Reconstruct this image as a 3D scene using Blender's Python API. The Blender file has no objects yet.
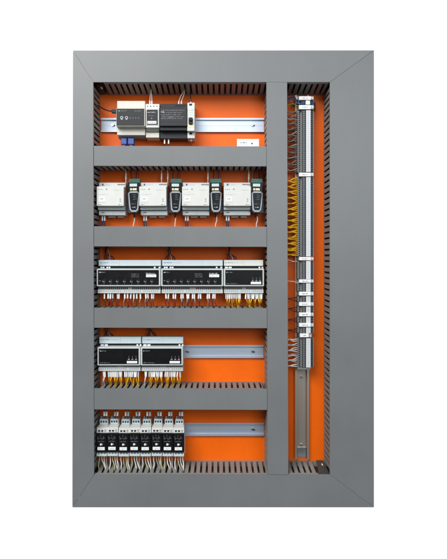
import bpy, bmesh, math, random
from mathutils import Vector
random.seed(7)
scene = bpy.context.scene
C = scene.collection

# ------------------------------------------------------------------ camera
# real size: 2.5 mm per photo pixel on the plane of the duct covers (y = 0); depth d is in mm behind that plane
S, CX, CY, DIST, CAMZ = 0.0025, 218.0, 260.0, 1350.0, 1.45
cam_data = bpy.data.cameras.new("camera")
cam = bpy.data.objects.new("camera", cam_data)
C.objects.link(cam)
cam.location = (0, -DIST / 1000, CAMZ)
cam.rotation_euler = (math.radians(90), 0, 0)
cam_data.sensor_fit = 'VERTICAL'
cam_data.sensor_height = 24
cam_data.lens = 24 * DIST / (559 * 2.5)
cam_data.shift_x = 5.5 / 559
cam_data.shift_y = -19.5 / 559
cam_data.clip_start = 0.05
cam_data.clip_end = 200
scene.camera = cam

# ------------------------------------------------------------------ light
world = bpy.data.worlds.new("World")
scene.world = world
world.use_nodes = True
wn, wl = world.node_tree.nodes, world.node_tree.links
bg = wn["Background"]
tc = wn.new("ShaderNodeTexCoord")
sep = wn.new("ShaderNodeSeparateXYZ")
wl.new(tc.outputs["Generated"], sep.inputs[0])
def rampnode(stops):
    r = wn.new("ShaderNodeValToRGB")
    e = r.color_ramp.elements
    for i, (p, c) in enumerate(stops):
        q = e[i] if i < 2 else e.new(p)
        q.position, q.color = p, tuple(c) + (1,)
    return r
def remap(sock):
    m = wn.new("ShaderNodeMapRange")
    m.inputs["From Min"].default_value = -1
    m.inputs["From Max"].default_value = 1
    wl.new(sock, m.inputs["Value"])
    return m.outputs[0]
# bright white studio backdrop behind the panel; a dimmer room, darker towards its floor, in front of it
room = rampnode([(0.15, (0.045, 0.045, 0.048)), (0.50, (0.16, 0.168, 0.18)), (0.80, (0.42, 0.44, 0.46))])
side_ = rampnode([(0.42, (0, 0, 0)), (0.55, (1, 1, 1))])
wl.new(remap(sep.outputs["Z"]), room.inputs[0])
wl.new(remap(sep.outputs["Y"]), side_.inputs[0])
mixw = wn.new("ShaderNodeMix")
mixw.data_type = 'RGBA'
wl.new(side_.outputs[0], mixw.inputs[0])
wl.new(room.outputs[0], mixw.inputs[6])
mixw.inputs[7].default_value = (1.05, 1.05, 1.05, 1)
wl.new(mixw.outputs[2], bg.inputs["Color"])
bg.inputs["Strength"].default_value = 1.0

def area(name, loc, aim, sx, sy, power, col):
    l = bpy.data.lights.new(name, 'AREA')
    l.shape = 'RECTANGLE'
    l.size, l.size_y = sx, sy
    l.energy = power
    l.color = col
    o = bpy.data.objects.new(name, l)
    C.objects.link(o)
    o.location = loc
    o.rotation_euler = (Vector(aim) - Vector(loc)).to_track_quat('-Z', 'Y').to_euler()
    return o
area("key_lamp", (-1.25, -2.45, CAMZ + 1.85), (0.0, 0.04, CAMZ - 0.05), 2.2, 1.6, 122, (1.0, 0.985, 0.965))
area("sheen_fill_lamp", (0.95, -3.2, CAMZ + 0.78), (0.1, 0.04, CAMZ - 0.05), 1.5, 1.2, 33, (0.90, 0.96, 1.0))  # added source: bluish sheen on the right cover, some fill in the bays

scene.view_settings.view_transform = 'Standard'
scene.view_settings.look = 'None'
scene.view_settings.exposure = 0
scene.view_settings.gamma = 1
scene.render.engine = 'CYCLES'
scene.cycles.max_bounces = 8
scene.cycles.diffuse_bounces = 5

# ------------------------------------------------------------------ materials
def material(name, col, rough=0.5, metal=0.0, var=0.06, scale=60.0, bump=0.0, bscale=900.0, stretch=(1, 1, 1), spec=0.5):
    m = bpy.data.materials.new(name)
    m.use_nodes = True
    n, l = m.node_tree.nodes, m.node_tree.links
    b = n["Principled BSDF"]
    b.inputs["Roughness"].default_value = rough
    b.inputs["Metallic"].default_value = metal
    b.inputs["Specular IOR Level"].default_value = spec
    t = n.new("ShaderNodeTexCoord")
    mp = n.new("ShaderNodeMapping")
    mp.inputs["Scale"].default_value = stretch
    l.new(t.outputs["Object"], mp.inputs[0])
    nz = n.new("ShaderNodeTexNoise")
    nz.inputs["Scale"].default_value = scale
    nz.inputs["Detail"].default_value = 6
    l.new(mp.outputs[0], nz.inputs["Vector"])
    r = n.new("ShaderNodeValToRGB")
    r.color_ramp.elements[0].position = 0.3
    r.color_ramp.elements[1].position = 0.7
    r.color_ramp.elements[0].color = tuple(c * (1 - var) for c in col) + (1,)
    r.color_ramp.elements[1].color = tuple(min(1, c * (1 + var)) for c in col) + (1,)
    l.new(nz.outputs[0], r.inputs[0])
    l.new(r.outputs[0], b.inputs["Base Color"])
    rr = n.new("ShaderNodeMapRange")
    rr.inputs["To Min"].default_value = max(0.02, rough - 0.07)
    rr.inputs["To Max"].default_value = min(1, rough + 0.07)
    l.new(nz.outputs[0], rr.inputs["Value"])
    l.new(rr.outputs[0], b.inputs["Roughness"])
    if bump:
        n2 = n.new("ShaderNodeTexNoise")
        n2.inputs["Scale"].default_value = bscale
        l.new(t.outputs["Object"], n2.inputs["Vector"])
        bp = n.new("ShaderNodeBump")
        bp.inputs["Strength"].default_value = bump
        bp.inputs["Distance"].default_value = 0.0004
        l.new(n2.outputs[0], bp.inputs["Height"])
        l.new(bp.outputs[0], b.inputs["Normal"])
    return m

M = {
    'lid': material('grey_pvc_cover', (0.175, 0.186, 0.190), 0.40, var=0.05, scale=7, spec=0.4, bump=0.12, bscale=1400),
    'duct': material('grey_pvc_duct', (0.235, 0.23, 0.212), 0.5, var=0.08, scale=40),
    'bracket': material('dark_corner_gap', (0.045, 0.05, 0.046), 0.6),
    'orange': material('orange_powder_coat', (0.90, 0.138, 0.001), 0.42, var=0.04, scale=11, bump=0.25, bscale=1800, spec=0.25),
    'steel': material('zinc_plated_steel', (0.50, 0.56, 0.65), 0.56, 1.0, var=0.06, scale=50, stretch=(0.05, 1, 1)),
    'steelv': material('zinc_plated_steel_orange_reflection', (0.50, 0.43, 0.37), 0.48, 1.0, var=0.06, scale=50, stretch=(1, 1, 0.05)),  # brown tint stands in for the orange plate reflected in the rail
    'screw': material('bright_screw_steel', (0.55, 0.57, 0.6), 0.3, 1.0),
    'beige': material('beige_plastic', (0.63, 0.61, 0.535), 0.45, var=0.03),
    'white': material('white_device_plastic', (0.66, 0.67, 0.635), 0.45, var=0.025),
    'pale': material('pale_grey_plastic', (0.56, 0.60, 0.60), 0.45, var=0.03),
    'paleblue': material('pale_blue_plastic', (0.54, 0.63, 0.66), 0.45, var=0.03),
    'midgrey': material('mid_grey_plastic', (0.27, 0.28, 0.27), 0.5, var=0.05),
    'termgrey': material('terminal_grey_plastic', (0.20, 0.205, 0.20), 0.45, var=0.06),
    'dgrey': material('dark_grey_plastic', (0.030, 0.033, 0.036), 0.48, var=0.08, spec=0.22),
    'black': material('black_plastic', (0.007, 0.007, 0.008), 0.35, var=0.1, spec=0.2),
    'hole': material('dark_opening', (0.012, 0.012, 0.013), 0.7),
    'pure': material('white_marker_plastic', (0.85, 0.86, 0.86), 0.5, var=0.01),
    'tag': material('terminal_marker_plastic', (0.66, 0.69, 0.73), 0.5, var=0.02),
    'rim': material('blue_grey_rim', (0.36, 0.42, 0.47), 0.4, var=0.04),
    'cream': material('cream_connector', (0.78, 0.70, 0.50), 0.5),
    'print': material('white_print', (0.62, 0.64, 0.66), 0.6, var=0.02),
    'printdim': material('grey_print', (0.20, 0.21, 0.22), 0.6, var=0.02),
    'ink': material('dark_ink', (0.05, 0.05, 0.055), 0.6),
    'inkdim': material('pale_ink', (0.40, 0.41, 0.41), 0.6),
    'blueink': material('blue_ink', (0.04, 0.13, 0.30), 0.6),
    'greenink': material('green_ink', (0.25, 0.55, 0.35), 0.6),
    'blue': material('blue_plug', (0.014, 0.065, 0.32), 0.4),
    'navy': material('navy_insulation', (0.015, 0.022, 0.085), 0.4),
    'tblue': material('blue_terminal', (0.022, 0.07, 0.17), 0.45),
    'green': material('green_connector', (0.010, 0.12, 0.072), 0.4),
    'yellow': material('yellow_insulation', (0.88, 0.50, 0.015), 0.4, var=0.08),
    'amber': material('darkened_yellow_insulation', (0.50, 0.21, 0.008), 0.4, var=0.08),
    'wgrey': material('grey_insulation', (0.36, 0.335, 0.315), 0.45, var=0.08),
    'wbrown': material('brown_insulation', (0.095, 0.05, 0.035), 0.45, var=0.08),
    'wmauve': material('mauve_brown_insulation', (0.13, 0.09, 0.085), 0.45, var=0.08),
    'wtaupe': material('taupe_insulation', (0.25, 0.20, 0.18), 0.45, var=0.08),
    'wwhite': material('white_insulation', (0.74, 0.71, 0.68), 0.42, var=0.04),
    'wblack': material('black_insulation', (0.014, 0.014, 0.016), 0.4),
    'wred': material('red_insulation', (0.32, 0.025, 0.03), 0.4),
    'wpink': material('pink_insulation', (0.62, 0.36, 0.34), 0.42),
    'weary': material('yellow_green_insulation', (0.50, 0.46, 0.22), 0.42),
    'green_lens': material('yellow_green_end', (0.28, 0.30, 0.04), 0.4),
}

def scuff(m, stretch, amount):
    n, l = m.node_tree.nodes, m.node_tree.links
    b = n["Principled BSDF"]
    src = b.inputs["Base Color"].links[0].from_socket
    t = n.new("ShaderNodeTexCoord")
    mp = n.new("ShaderNodeMapping")
    mp.inputs["Scale"].default_value = stretch
    l.new(t.outputs["Object"], mp.inputs[0])
    nz = n.new("ShaderNodeTexNoise")
    nz.inputs["Scale"].default_value = 90
    nz.inputs["Detail"].default_value = 8
    nz.inputs["Roughness"].default_value = 0.7
    l.new(mp.outputs[0], nz.inputs["Vector"])
    r = n.new("ShaderNodeValToRGB")
    r.color_ramp.elements[0].position, r.color_ramp.elements[1].position = 0.35, 0.68
    r.color_ramp.elements[0].color = (1 - amount,) * 3 + (1,)
    r.color_ramp.elements[1].color = (1 + amount,) * 3 + (1,)
    l.new(nz.outputs[0], r.inputs[0])
    mx = n.new("ShaderNodeMix")
    mx.data_type, mx.blend_type = 'RGBA', 'MULTIPLY'
    mx.inputs[0].default_value = 1
    l.new(src, mx.inputs[6])
    l.new(r.outputs[0], mx.inputs[7])
    l.new(mx.outputs[2], b.inputs["Base Color"])
scuff(M['lid'], (0.5, 1, 0.12), 0.016)
scuff(M['orange'], (0.15, 1, 0.15), 0.05)
scuff(M['duct'], (1, 1, 1), 0.08)

# ------------------------------------------------------------------ geometry helpers
def sc_(d):
    return S * (1 + d / DIST)
def X(px, d=0): return (px - CX) * sc_(d)
def Z(py, d=0): return CAMZ + (CY - py) * sc_(d)
def W(px, py, d): return Vector((X(px, d), d / 1000, Z(py, d)))

class MB:
    def __init__(self):
        self.v, self.f, self.mi, self.sm, self.mats = [], [], [], [], []
    def _m(self, mat):
        if mat not in self.mats: self.mats.append(mat)
        return self.mats.index(mat)
    def add(self, vs, fs, mat, smooth=False):
        o, k = len(self.v), self._m(mat)
        self.v += [Vector(p) for p in vs]
        for f in fs:
            self.f.append([i + o for i in f]); self.mi.append(k); self.sm.append(smooth)
        return self
    def hexa(self, p, mat):          # p: four points of the front (counter-clockwise seen from the front), four of the back
        return self.add(p, [(0, 1, 2, 3), (7, 6, 5, 4), (0, 4, 5, 1), (1, 5, 6, 2), (2, 6, 7, 3), (3, 7, 4, 0)], mat)
    def rbox(self, x0, x1, y0, y1, z0, z1, mat, bev=0, seg=1):
        if x0 > x1: x0, x1 = x1, x0
        if z0 > z1: z0, z1 = z1, z0
        if not bev:
            return self.hexa([(x0, y0, z0), (x1, y0, z0), (x1, y0, z1), (x0, y0, z1), (x0, y1, z0), (x1, y1, z0), (x1, y1, z1), (x0, y1, z1)], mat)
        bm = bmesh.new()
        bmesh.ops.create_cube(bm, size=1)
        for v in bm.verts:
            v.co = ((x0 + x1) / 2 + v.co.x * (x1 - x0), (y0 + y1) / 2 + v.co.y * (y1 - y0), (z0 + z1) / 2 + v.co.z * (z1 - z0))
        bmesh.ops.bevel(bm, geom=bm.edges[:], offset=min(bev, 0.45 * min(x1 - x0, y1 - y0, z1 - z0)), segments=seg, affect='EDGES')
        bm.verts.index_update()
        self.add([v.co.copy() for v in bm.verts], [[v.index for v in f.verts] for f in bm.faces], mat)
        bm.free()
        return self
    def box(self, x0, y0, x1, y1, d0, d1, mat, bev=0.0, seg=1):   # front rectangle in photo units at depth d0, run straight back to d1; bev in mm
        return self.rbox(X(x0, d0), X(x1, d0), d0 / 1000, d1 / 1000, Z(y1, d0), Z(y0, d0), mat, bev / 1000, seg)
    def prism(self, prof, x0, x1, mat):     # prof: (y, d) points in metres, going round; extruded from x0 to x1 (metres)
        n = len(prof)
        vs = [(x0, d, z) for z, d in prof] + [(x1, d, z) for z, d in prof]
        fs = [list(range(n))[::-1], list(range(n, 2 * n))]
        for i in range(n):
            j = (i + 1) % n
            fs.append((i, j, j + n, i + n))
        return self.add(vs, fs, mat)
    def outline(self, pts, d0, d1, mat, taper=1.0):    # pts in photo units at d0; sides run straight back
        n = len(pts)
        P = [W(a, b, d0) for a, b in pts]
        c = sum(P, Vector()) / n
        Q = [Vector((c.x + (p.x - c.x) * taper, d1 / 1000, c.z + (p.z - c.z) * taper)) for p in P]
        fs = [list(range(n)), list(range(n, 2 * n))[::-1]]
        for i in range(n):
            j = (i + 1) % n
            fs.append((i, i + n, j + n, j))
        return self.add(P + Q, fs, mat)
    def disc(self, px, py, d0, d1, r, mat, n=16, r2=None):   # cylinder along depth, r in mm
        c = W(px, py, d0)
        r2 = r if r2 is None else r2
        vs = [(c.x + r / 1000 * math.cos(2 * math.pi * i / n), d0 / 1000, c.z + r / 1000 * math.sin(2 * math.pi * i / n)) for i in range(n)]
        vs += [(c.x + r2 / 1000 * math.cos(2 * math.pi * i / n), d1 / 1000, c.z + r2 / 1000 * math.sin(2 * math.pi * i / n)) for i in range(n)]
        self.add(vs, [list(range(n)), list(range(n, 2 * n))[::-1]], mat)
        return self.add(vs, [(i, i + n, (i + 1) % n + n, (i + 1) % n) for i in range(n)], mat, True)
    def arc(self, px, py, d0, d1, r0, r1, a0, a1, mat, n=12):
        c = W(px, py, d0)
        vs = []
        for i in range(n + 1):
            a = math.radians(a0 + (a1 - a0) * i / n)
            for r, d in ((r0, d0), (r1, d0), (r1, d1), (r0, d1)):
                vs.append((c.x + r / 1000 * math.cos(a), d / 1000, c.z + r / 1000 * math.sin(a)))
        fs = []
        for i in range(n):
            for k in range(4):
                a, b = 4 * i + k, 4 * i + (k + 1) % 4
                fs.append((a, b, b + 4, a + 4))
        return self.add(vs, fs, mat)
    def tube(self, pts, r, mat, n=7, sub=5):     # pts: Vectors; r in mm; Catmull-Rom smoothed
        P = [Vector(p) for p in pts]
        if len(P) > 2:
            E = [P[0] * 2 - P[1]] + P + [P[-1] * 2 - P[-2]]
            Q = []
            for i in range(1, len(E) - 2):
                for k in range(sub):
                    t = k / sub
                    a, b, c, d = E[i - 1], E[i], E[i + 1], E[i + 2]
                    Q.append(0.5 * (2 * b + (c - a) * t + (2 * a - 5 * b + 4 * c - d) * t * t + (3 * b - a - 3 * c + d) * t ** 3))
            Q.append(P[-1])
        else:
            Q = P
        vs, fs = [], []
        ref = Vector((0.31, 0.9, 0.2)).normalized()
        for i, p in enumerate(Q):
            t = (Q[min(i + 1, len(Q) - 1)] - Q[max(i - 1, 0)]).normalized()
            a = t.cross(ref).normalized()
            b = t.cross(a)
            for k in range(n):
                w = 2 * math.pi * k / n
                vs.append(p + (a * math.cos(w) + b * math.sin(w)) * r / 1000)
        for i in range(len(Q) - 1):
            for k in range(n):
                k2 = (k + 1) % n
                fs.append((i * n + k, i * n + k2, (i + 1) * n + k2, (i + 1) * n + k))
        self.add(vs, fs, mat, True)
        L = (len(Q) - 1) * n
        return self.add(vs, [list(range(n))[::-1], list(range(L, L + n))], mat)
    def words(self, px0, px1, py, h, d, mat, seed=0, dense=0.75):   # a line of print too small to read: thin letter-sized marks
        r = random.Random(seed * 97 + int(px0 * 31 + py * 17))
        x = px0
        while x < px1:
            for _ in range(r.randint(2, 7)):
                w = r.uniform(0.22, 0.42)
                if x + w > px1: break
                hh = h * r.choice((0.65, 0.65, 0.7, 1.0))
                self.box(x, py - hh, x + w, py, d - 0.12, d + 0.02, mat)
                x += w + 0.14
            x += 0.45 / dense
            if x > px1: break
        return self
    def build(self, name, parent=None, mat=None):
        org = parent_origin(parent)
        me = bpy.data.meshes.new(name)
        me.from_pydata([p - org for p in self.v], [], self.f)
        for k in self.mats: me.materials.append(M[k])
        me.polygons.foreach_set("material_index", self.mi)
        me.polygons.foreach_set("use_smooth", self.sm)
        me.update()
        bm = bmesh.new(); bm.from_mesh(me)
        bmesh.ops.recalc_face_normals(bm, faces=bm.faces)
        bm.to_mesh(me); bm.free()
        o = bpy.data.objects.new(name, me)
        C.objects.link(o)
        if parent: o.parent = parent
        return o

ORIGIN = {}
def parent_origin(p):
    while p is not None and p.name not in ORIGIN: p = p.parent
    return ORIGIN[p.name] if p else Vector()
def tag(o, label, cat, group=None):
    o['label'], o['category'] = label, cat
    if group: o['group'] = group
    return o
def thing(name, label, cat, loc, group=None):
    o = bpy.data.objects.new(name, None)
    o.empty_display_size = 0.02
    C.objects.link(o)
    o.location = loc
    ORIGIN[o.name] = Vector(loc)
    return tag(o, label, cat, group)
def solo(mb, name, label, cat, loc, group=None):     # a thing that is one mesh, origin at loc
    loc = Vector(loc)
    mb.v = [p - loc for p in mb.v]
    o = mb.build(name)
    o.location = loc
    ORIGIN[o.name] = loc
    return tag(o, label, cat, group)
KIDS = {}
def copy_tree(o, parent=None):
    c = o.copy()
    C.objects.link(c)
    c.parent = parent
    for ch in [k for k in bpy.data.objects if k.parent == o]: copy_tree(ch, c)
    return c

# ------------------------------------------------------------------ the mounting plate
MB_ = MB()
MB_.rbox(X(73), X(373.2), 0.0800, 0.0825, Z(506.6), Z(51.2), 'orange')
solo(MB_, 'mounting_plate', 'bright orange painted back plate behind the grey ducts and all devices', 'plate', (X(218), 0.08, Z(506)))

# ------------------------------------------------------------------ cable ducts
rz = random.Random(5)
PITCH, FING = 5.85, 3.75
def wall_run(mb, axis, u0, u1, w0, w1, out, pitch=PITCH, fing=FING, start=0.0):
    """slotted side wall: runs along axis from u0 to u1 (photo units on the cover plane), front edge at w0, foot at w1, thickness towards out"""
    t = 0.75 * out
    def hexa(a, b, da, db):
        def w(d): return w0 + (w1 - w0) * (d - 3) / 77
        pts = []
        for d in (da, db):
            for (u, off) in ((a, 0), (b, 0), (b, t), (a, t)):
                ww = w(d) + off
                x, y = (u, ww) if axis == 'x' else (ww, u)
                pts.append((X(x), d / 1000, Z(y)))
        mb.hexa(pts, 'duct')
    hexa(u0, u1, 4.2, 8.5)
    hexa(u0, u1, 74.5, 79.2)
    u = u0 + start
    while u < u1 - 0.3:
        hexa(u, min(u + fing, u1), 8.5, 74.5)
        u += pitch

def duct(label, lid_pts, walls, solids, base, loc, lid_d=0.0, extras=None):
    r = thing('cable_duct', label, 'cable duct', loc, 'grey cable ducts of the panel')
    b = MB()
    for a in walls: wall_run(b, *a)
    for (x0, y0, x1, y1) in solids:
        b.rbox(X(x0), X(x1), 0.0042, 0.0796, Z(y1), Z(y0), 'duct')
    x0, y0, x1, y1 = base
    b.rbox(X(x0), X(x1), 0.0776, 0.0797, Z(y1), Z(y0), 'duct')
    b.build('slotted_body', r)
    q = MB()
    wid, hei = (x1 - x0), (y1 - y0)
    fy0, fy1 = (y0 + (3.0 if y0 > 470 else 0), y1 - (3.0 if y1 < 90 else 0))
    across = min(wid, fy1 - fy0) if wid > hei else min(wid, hei)
    n = max(2, int((across - 6) * 2.5 / 12.5) + 1)
    for i in range(n):
        for dd in (20, 33, 46, 59, 70):
            m = 'wblack'
            e = 3.2 + i / (n - 1) * (across - 6.4) + rz.uniform(-.2, .2)
            if wid > hei: pts = [(x0 + 2 + t * (wid - 4) / 6, fy0 + e + rz.uniform(-.3, .3)) for t in range(7)]
            else: pts = [(x0 + e + rz.uniform(-.3, .3), y0 + 2 + t * (hei - 4) / 6) for t in range(7)]
            q.tube([(X(u), dd / 1000 + rz.uniform(-.001, .001), Z(w)) for u, w in pts], 6.0, m, n=6, sub=3)
    q.build('slot_darkening_cables', r)  # black cables added inside so that the slots read dark
    c = MB()
    bm = bmesh.new()
    n = len(lid_pts)
    f = [bm.verts.new((X(a), lid_d / 1000, Z(q))) for a, q in lid_pts]
    k = [bm.verts.new((X(a), (lid_d + 3.8) / 1000, Z(q))) for a, q in lid_pts]
    bm.faces.new(f); bm.faces.new(k[::-1])
    for i in range(n):
        j = (i + 1) % n
        bm.faces.new((f[i], k[i], k[j], f[j]))
    bmesh.ops.bevel(bm, geom=bm.edges[:], offset=0.0005, segments=2, affect='EDGES')
    bm.verts.index_update()
    c.add([v.co.copy() for v in bm.verts], [[v.index for v in q.verts] for q in bm.faces], 'lid')
    bm.free()
    c.build('cover', r)
    if extras: extras(r)
    return r

L0, L1, R0, R1 = 72.6, 93.6, 329.9, 374.0
T0, T1, B0, B1 = 50.6, 82.2, 474.6, 507.4
g = 0.12
def corner_gap_plate(spots):
    def f(r):
        for (pts4, riv) in spots:
            b = MB(); b.hexa([W(*p) for p in pts4], 'bracket')  # dark plate stands in for the shaded opening at the duct corner
            k = b.build('corner_gap_plate', r)
            for q in riv:
                MB().disc(q[0], q[1], q[2] - 2.5, q[2] + 5, 1.9, 'pure', 10, 2.2).build('rivet', k)
    return f
duct('wide left upright duct with a mitred grey cover at both ends',
     [(L0 + .3, T0 + .08), (L0 - .3, B1 - .08), (L1 + .5, B0 - .07), (L1 - .3, T1 + .07)],
     [('z', 85.5, 472, L1 - 0.4, L1 - 0.1, -1)], [(L0 + .4, 52, L0 + 1.2, 506)], (L0 + 1.5, 86, L1 - 1.5, 471.5), (X(83), 0.08, Z(507)))
duct('broadest upright duct along the right edge of the panel',
     [(R0, T1 + .07), (R0, B0 - .07), (R1, B1 - .08), (R1, T0 - .22)],
     [('z', 85.5, 472, R0 + 0.3, R0 - 0.2, 1, PITCH, FING, 1.2)], [(R1 - 1.2, 52, R1 - .4, 506)], (R0 + 1.5, 86, R1 - 1.5, 471.5), (X(352), 0.08, Z(507)))
duct('top edge duct with a mitred grey cover across the panel head',
     [(L0 + .36, T0 - .1), (L1 - .24, T1), (R0 - .06, T1), (R1 - .12, T0 - .3)],
     [('x', 103.5, 329, T1 + 0.5, 85.5, -1)], [(73.8, T0 + .4, 372.9, T0 + 1.2)], (75, T0 + 1.5, 372, 84.5), (X(218), 0.08, Z(82)),
     extras=corner_gap_plate([([(94.2, 83.6, 30), (102.6, 84.6, 30), (102.6, 83.6, 30), (94.2, 82.7, 30), (100.5, 94.5, 76), (105.5, 94.5, 76), (105.5, 92.5, 76), (100.5, 92.5, 76)],
                             [(101.2, 87.6, 34)])]))
duct('bottom edge duct with a mitred grey cover across the panel foot',
     [(L0 - .24, B1), (R1 - .12, B1), (R0 - .06, B0), (L1 + .56, B0)],
     [('x', 94.5, 318.5, B0 - 0.4, 472.1, 1, PITCH, FING, 2.0)], [(73.8, B1 - 1.2, 372.9, B1 - .4)], (75, 473.2, 372, B1 - 1.5), (X(218), 0.08, Z(507)),
     extras=corner_gap_plate([([(318.6, 473.9, 12), (329.2, 473.9, 12), (329.2, 473.0, 12), (318.6, 473.0, 12), (316.2, 460.9, 76), (322.9, 460.9, 76), (322.9, 460.1, 76), (316.2, 460.1, 76)],
                             [(322.6, 465.3, 52)])]))
V0, V1 = 267.0, 287.7
duct('narrow upright duct between the device rows and the terminal column',
     [(V0 - .6, T1 + .15), (V0 + .8, B0 - .15), (V1 + .6, B0 - .15), (V1 - .6, T1 + .15)],
     [('z', 85.6, 472, V0 + 0.3, V0 + 0.1, 1), ('z', 85.6, 472, V1 - 0.3, V1 - 0.1, -1)], [], (V0 + 1.2, 86, V1 - 1.2, 471.5), (X(276), 0.08, Z(474)), lid_d=-0.9)
rows = [(146.0, 166.0, 'crossing duct between the power supply row and the white module row'),
        (226.4, 246.6, 'crossing duct between the white module row and the dial module row'),
        (308.0, 328.0, 'crossing duct above the row holding only two black faced modules'),
        (388.6, 409.8, 'lowest crossing duct, just above the row of eight black relays')]
for i, (a, b, lab) in enumerate(rows):
    duct(lab, [(L1 + .55 * (a - 100) / 370 + .12, a - .2), (L1 + .55 * (b - 100) / 370 + .12, b - .2), (V0 - .8 + 1.4 * (b - 82) / 392, b + .3), (V0 - .8 + 1.4 * (a - 82) / 392, a + .3)],
         [('x', 94.8, 263.5, a + 0.3, a + 0.1, 1, PITCH, FING, 1.0 + i), ('x', 94.8, 266.5, b - 0.3, b - 0.1, -1, PITCH, FING, 0.6 * i)],
         [], (94.5, a + 1.2, 266.5, b - 1.2), (X(180), 0.08, Z(b)), lid_d=0.5)

# ------------------------------------------------------------------ DIN rails
def hrail(label, x0, x1, y0, y1, screws):
    r = thing('din_rail', label, 'mounting rail', (X((x0 + x1) / 2, 73), 0.08, Z(y1, 73)), 'zinc plated mounting rails')
    b = MB()
    xa, xb = X(x0, 73), X(x1, 73)
    za, zb = Z(y0, 73), Z(y1, 73)
    f, t, m = 0.0048, 0.0011, 0.0012
    prof = [(za, .0725), (za - f, .0725), (za - f, .0786 - t), (zb + f, .0786 - t), (zb + f, .0725), (zb, .0725), (zb, .0725 + t),
            (zb + f - t, .0725 + t), (zb + f - t, .0786), (za - f + t, .0786), (za - f + t, .0725 + t), (za, .0725 + t)]
    b.prism(prof, xa, xb, 'steel')
    b.rbox(xa, xb, .0770, .0776, (za + zb) / 2 - .0005, (za + zb) / 2 + .0005, 'steel')
    b.build('rail_strip', r)
    for px in screws:
        py = (y0 + y1) / 2
        k = MB()
        k.disc(px, py, 74.6, 77.5, 3.2, 'screw', 16, 3.6)
        k.box(px - 1.0, py - .16, px + 1.0, py + .16, 74.4, 75, 'hole')
        k.box(px - .16, py - 1.0, px + .16, py + 1.0, 74.4, 75, 'hole')
        k.disc(px + 1.7, py + .5, 76.6, 77.5, 2.2, 'hole', 12)
        k.build('screw', r)
    return r
hrail('mounting rail behind the gateway and the dark grey power supply', 100.9, 264.0, 118.0, 132.0, [112.4, 252.3])
hrail('mounting rail hidden behind the four white modules', 100.9, 264.0, 199.0, 212.6, [])
hrail('mounting rail hidden behind the three dial row modules', 100.9, 264.0, 273.0, 286.6, [])
hrail('mounting rail with its bare half right of the two black faced modules', 100.9, 263.6, 345.0, 358.0, [186.4, 252.4])
hrail('mounting rail with its bare half right of the eight relays', 100.9, 264.0, 422.8, 436.0, [252.6])
# upright rail
r = thing('din_rail', 'upright mounting rail under the long terminal column', 'mounting rail', (X(301.7, 73), .08, Z(458.5, 73)), 'zinc plated mounting rails')
b = MB()
xa, xb = X(294.8, 73), X(308.6, 73)
f, t = .0050, .0011
za, zb = Z(96, 73), Z(458.4, 73)
for (p, q, y0, y1) in ((xa, xa + f, .0665, .0665 + t), (xb - f, xb, .0665, .0665 + t), (xa + f - t, xa + f, .0665 + t, .0786), (xb - f, xb - f + t, .0665 + t, .0786), (xa + f, xb - f, .0774, .0786)):
    b.rbox(p, q, y0, y1, zb, za, 'steelv')
b.build('rail_strip', r)
for py in (377.3, 445.2):
    k = MB(); k.disc(301.7, py, 71.5, 77, 2.6, 'screw', 14, 3.4)
    k.box(300.9, py - .15, 302.5, py + .15, 71.3, 72, 'hole'); k.build('screw', r)
k = MB(); k.box(297.3, 447.5, 306.2, 456.8, 73.5, 77.3, 'screw', 0.6); k.build('end_plate', r)

# ------------------------------------------------------------------ wires
COLOUR = {'wgrey': 'grey', 'wmauve': 'mauve brown', 'wbrown': 'dark brown', 'wtaupe': 'grey brown', 'wblack': 'black', 'wred': 'dark red', 'navy': 'navy', 'yellow': 'yellow', 'amber': 'amber',
          'wwhite': 'white', 'wpink': 'pink', 'weary': 'yellowish', 'tblue': 'blue'}
def wire(pts, r, mat, label, group, name='wire', sleeve=None, sleeve_len=9.0, sleeve_r=None, sleeve_mat='pure', at=0):
    """pts in (px, py, d); sleeve: an end marker on the first stretch, from point 0 on"""
    label = label.replace('COL', COLOUR.get(mat, ''))
    P = [W(*p) for p in pts]
    mb = MB().tube(P, r, mat)
    base = P[-1]
    o = solo(mb, name, label, 'wire', base, group)
    if sleeve:
        a, c = P[at], P[at + 1]
        t = (c - a).normalized()
        s = MB().tube([a + t * .0002, a + t * sleeve_len / 1000], sleeve_r or r * 1.45, sleeve_mat, n=8)
        s.build('end_sleeve', o)
    return o
rnd = random.Random(3)
J = lambda a: rnd.uniform(-a, a)

# ------------------------------------------------------------------ row 1
# gateway
r = thing('gateway_module', 'wide beige gateway with a dark grey front bearing two white rings', 'control module', W(131, 136, 70))
b = MB()
b.box(117.0, 100.8, 145.2, 135.2, 33, 76, 'beige', 1.2)
b.box(117.9, 135.4, 144.6, 137.2, 45, 76, 'midgrey')  # grey strip in place of the shade under the body
b.build('body', r)
p = MB(); p.box(116.2, 108.3, 145.0, 126.2, 14, 33, 'beige', 0.8); p.build('front_housing', r)
p = MB(); p.box(116.5, 108.6, 144.2, 125.6, 13.2, 15, 'dgrey', 0.5)
p.words(118.3, 120.6, 111.2, 1.0, 13.2, 'print', 1); p.words(120.9, 126.2, 111.1, .8, 13.2, 'printdim', 2)
p.words(134.5, 142.0, 111.2, .8, 13.2, 'printdim', 3)
for x in (121.7, 126.5):
    p.arc(x, 117.6, 13.05, 13.25, 2.3, 3.6, 0, 360, 'print', 18)
    p.box(x - .8, 119.1, x + .8, 119.6, 13.05, 13.25, 'print')
for x in (130.2, 133.0, 135.8, 138.6):
    p.box(x - .35, 117.4, x + .35, 118.6, 13.05, 13.25, 'printdim')
p.build('front_panel', r)
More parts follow.
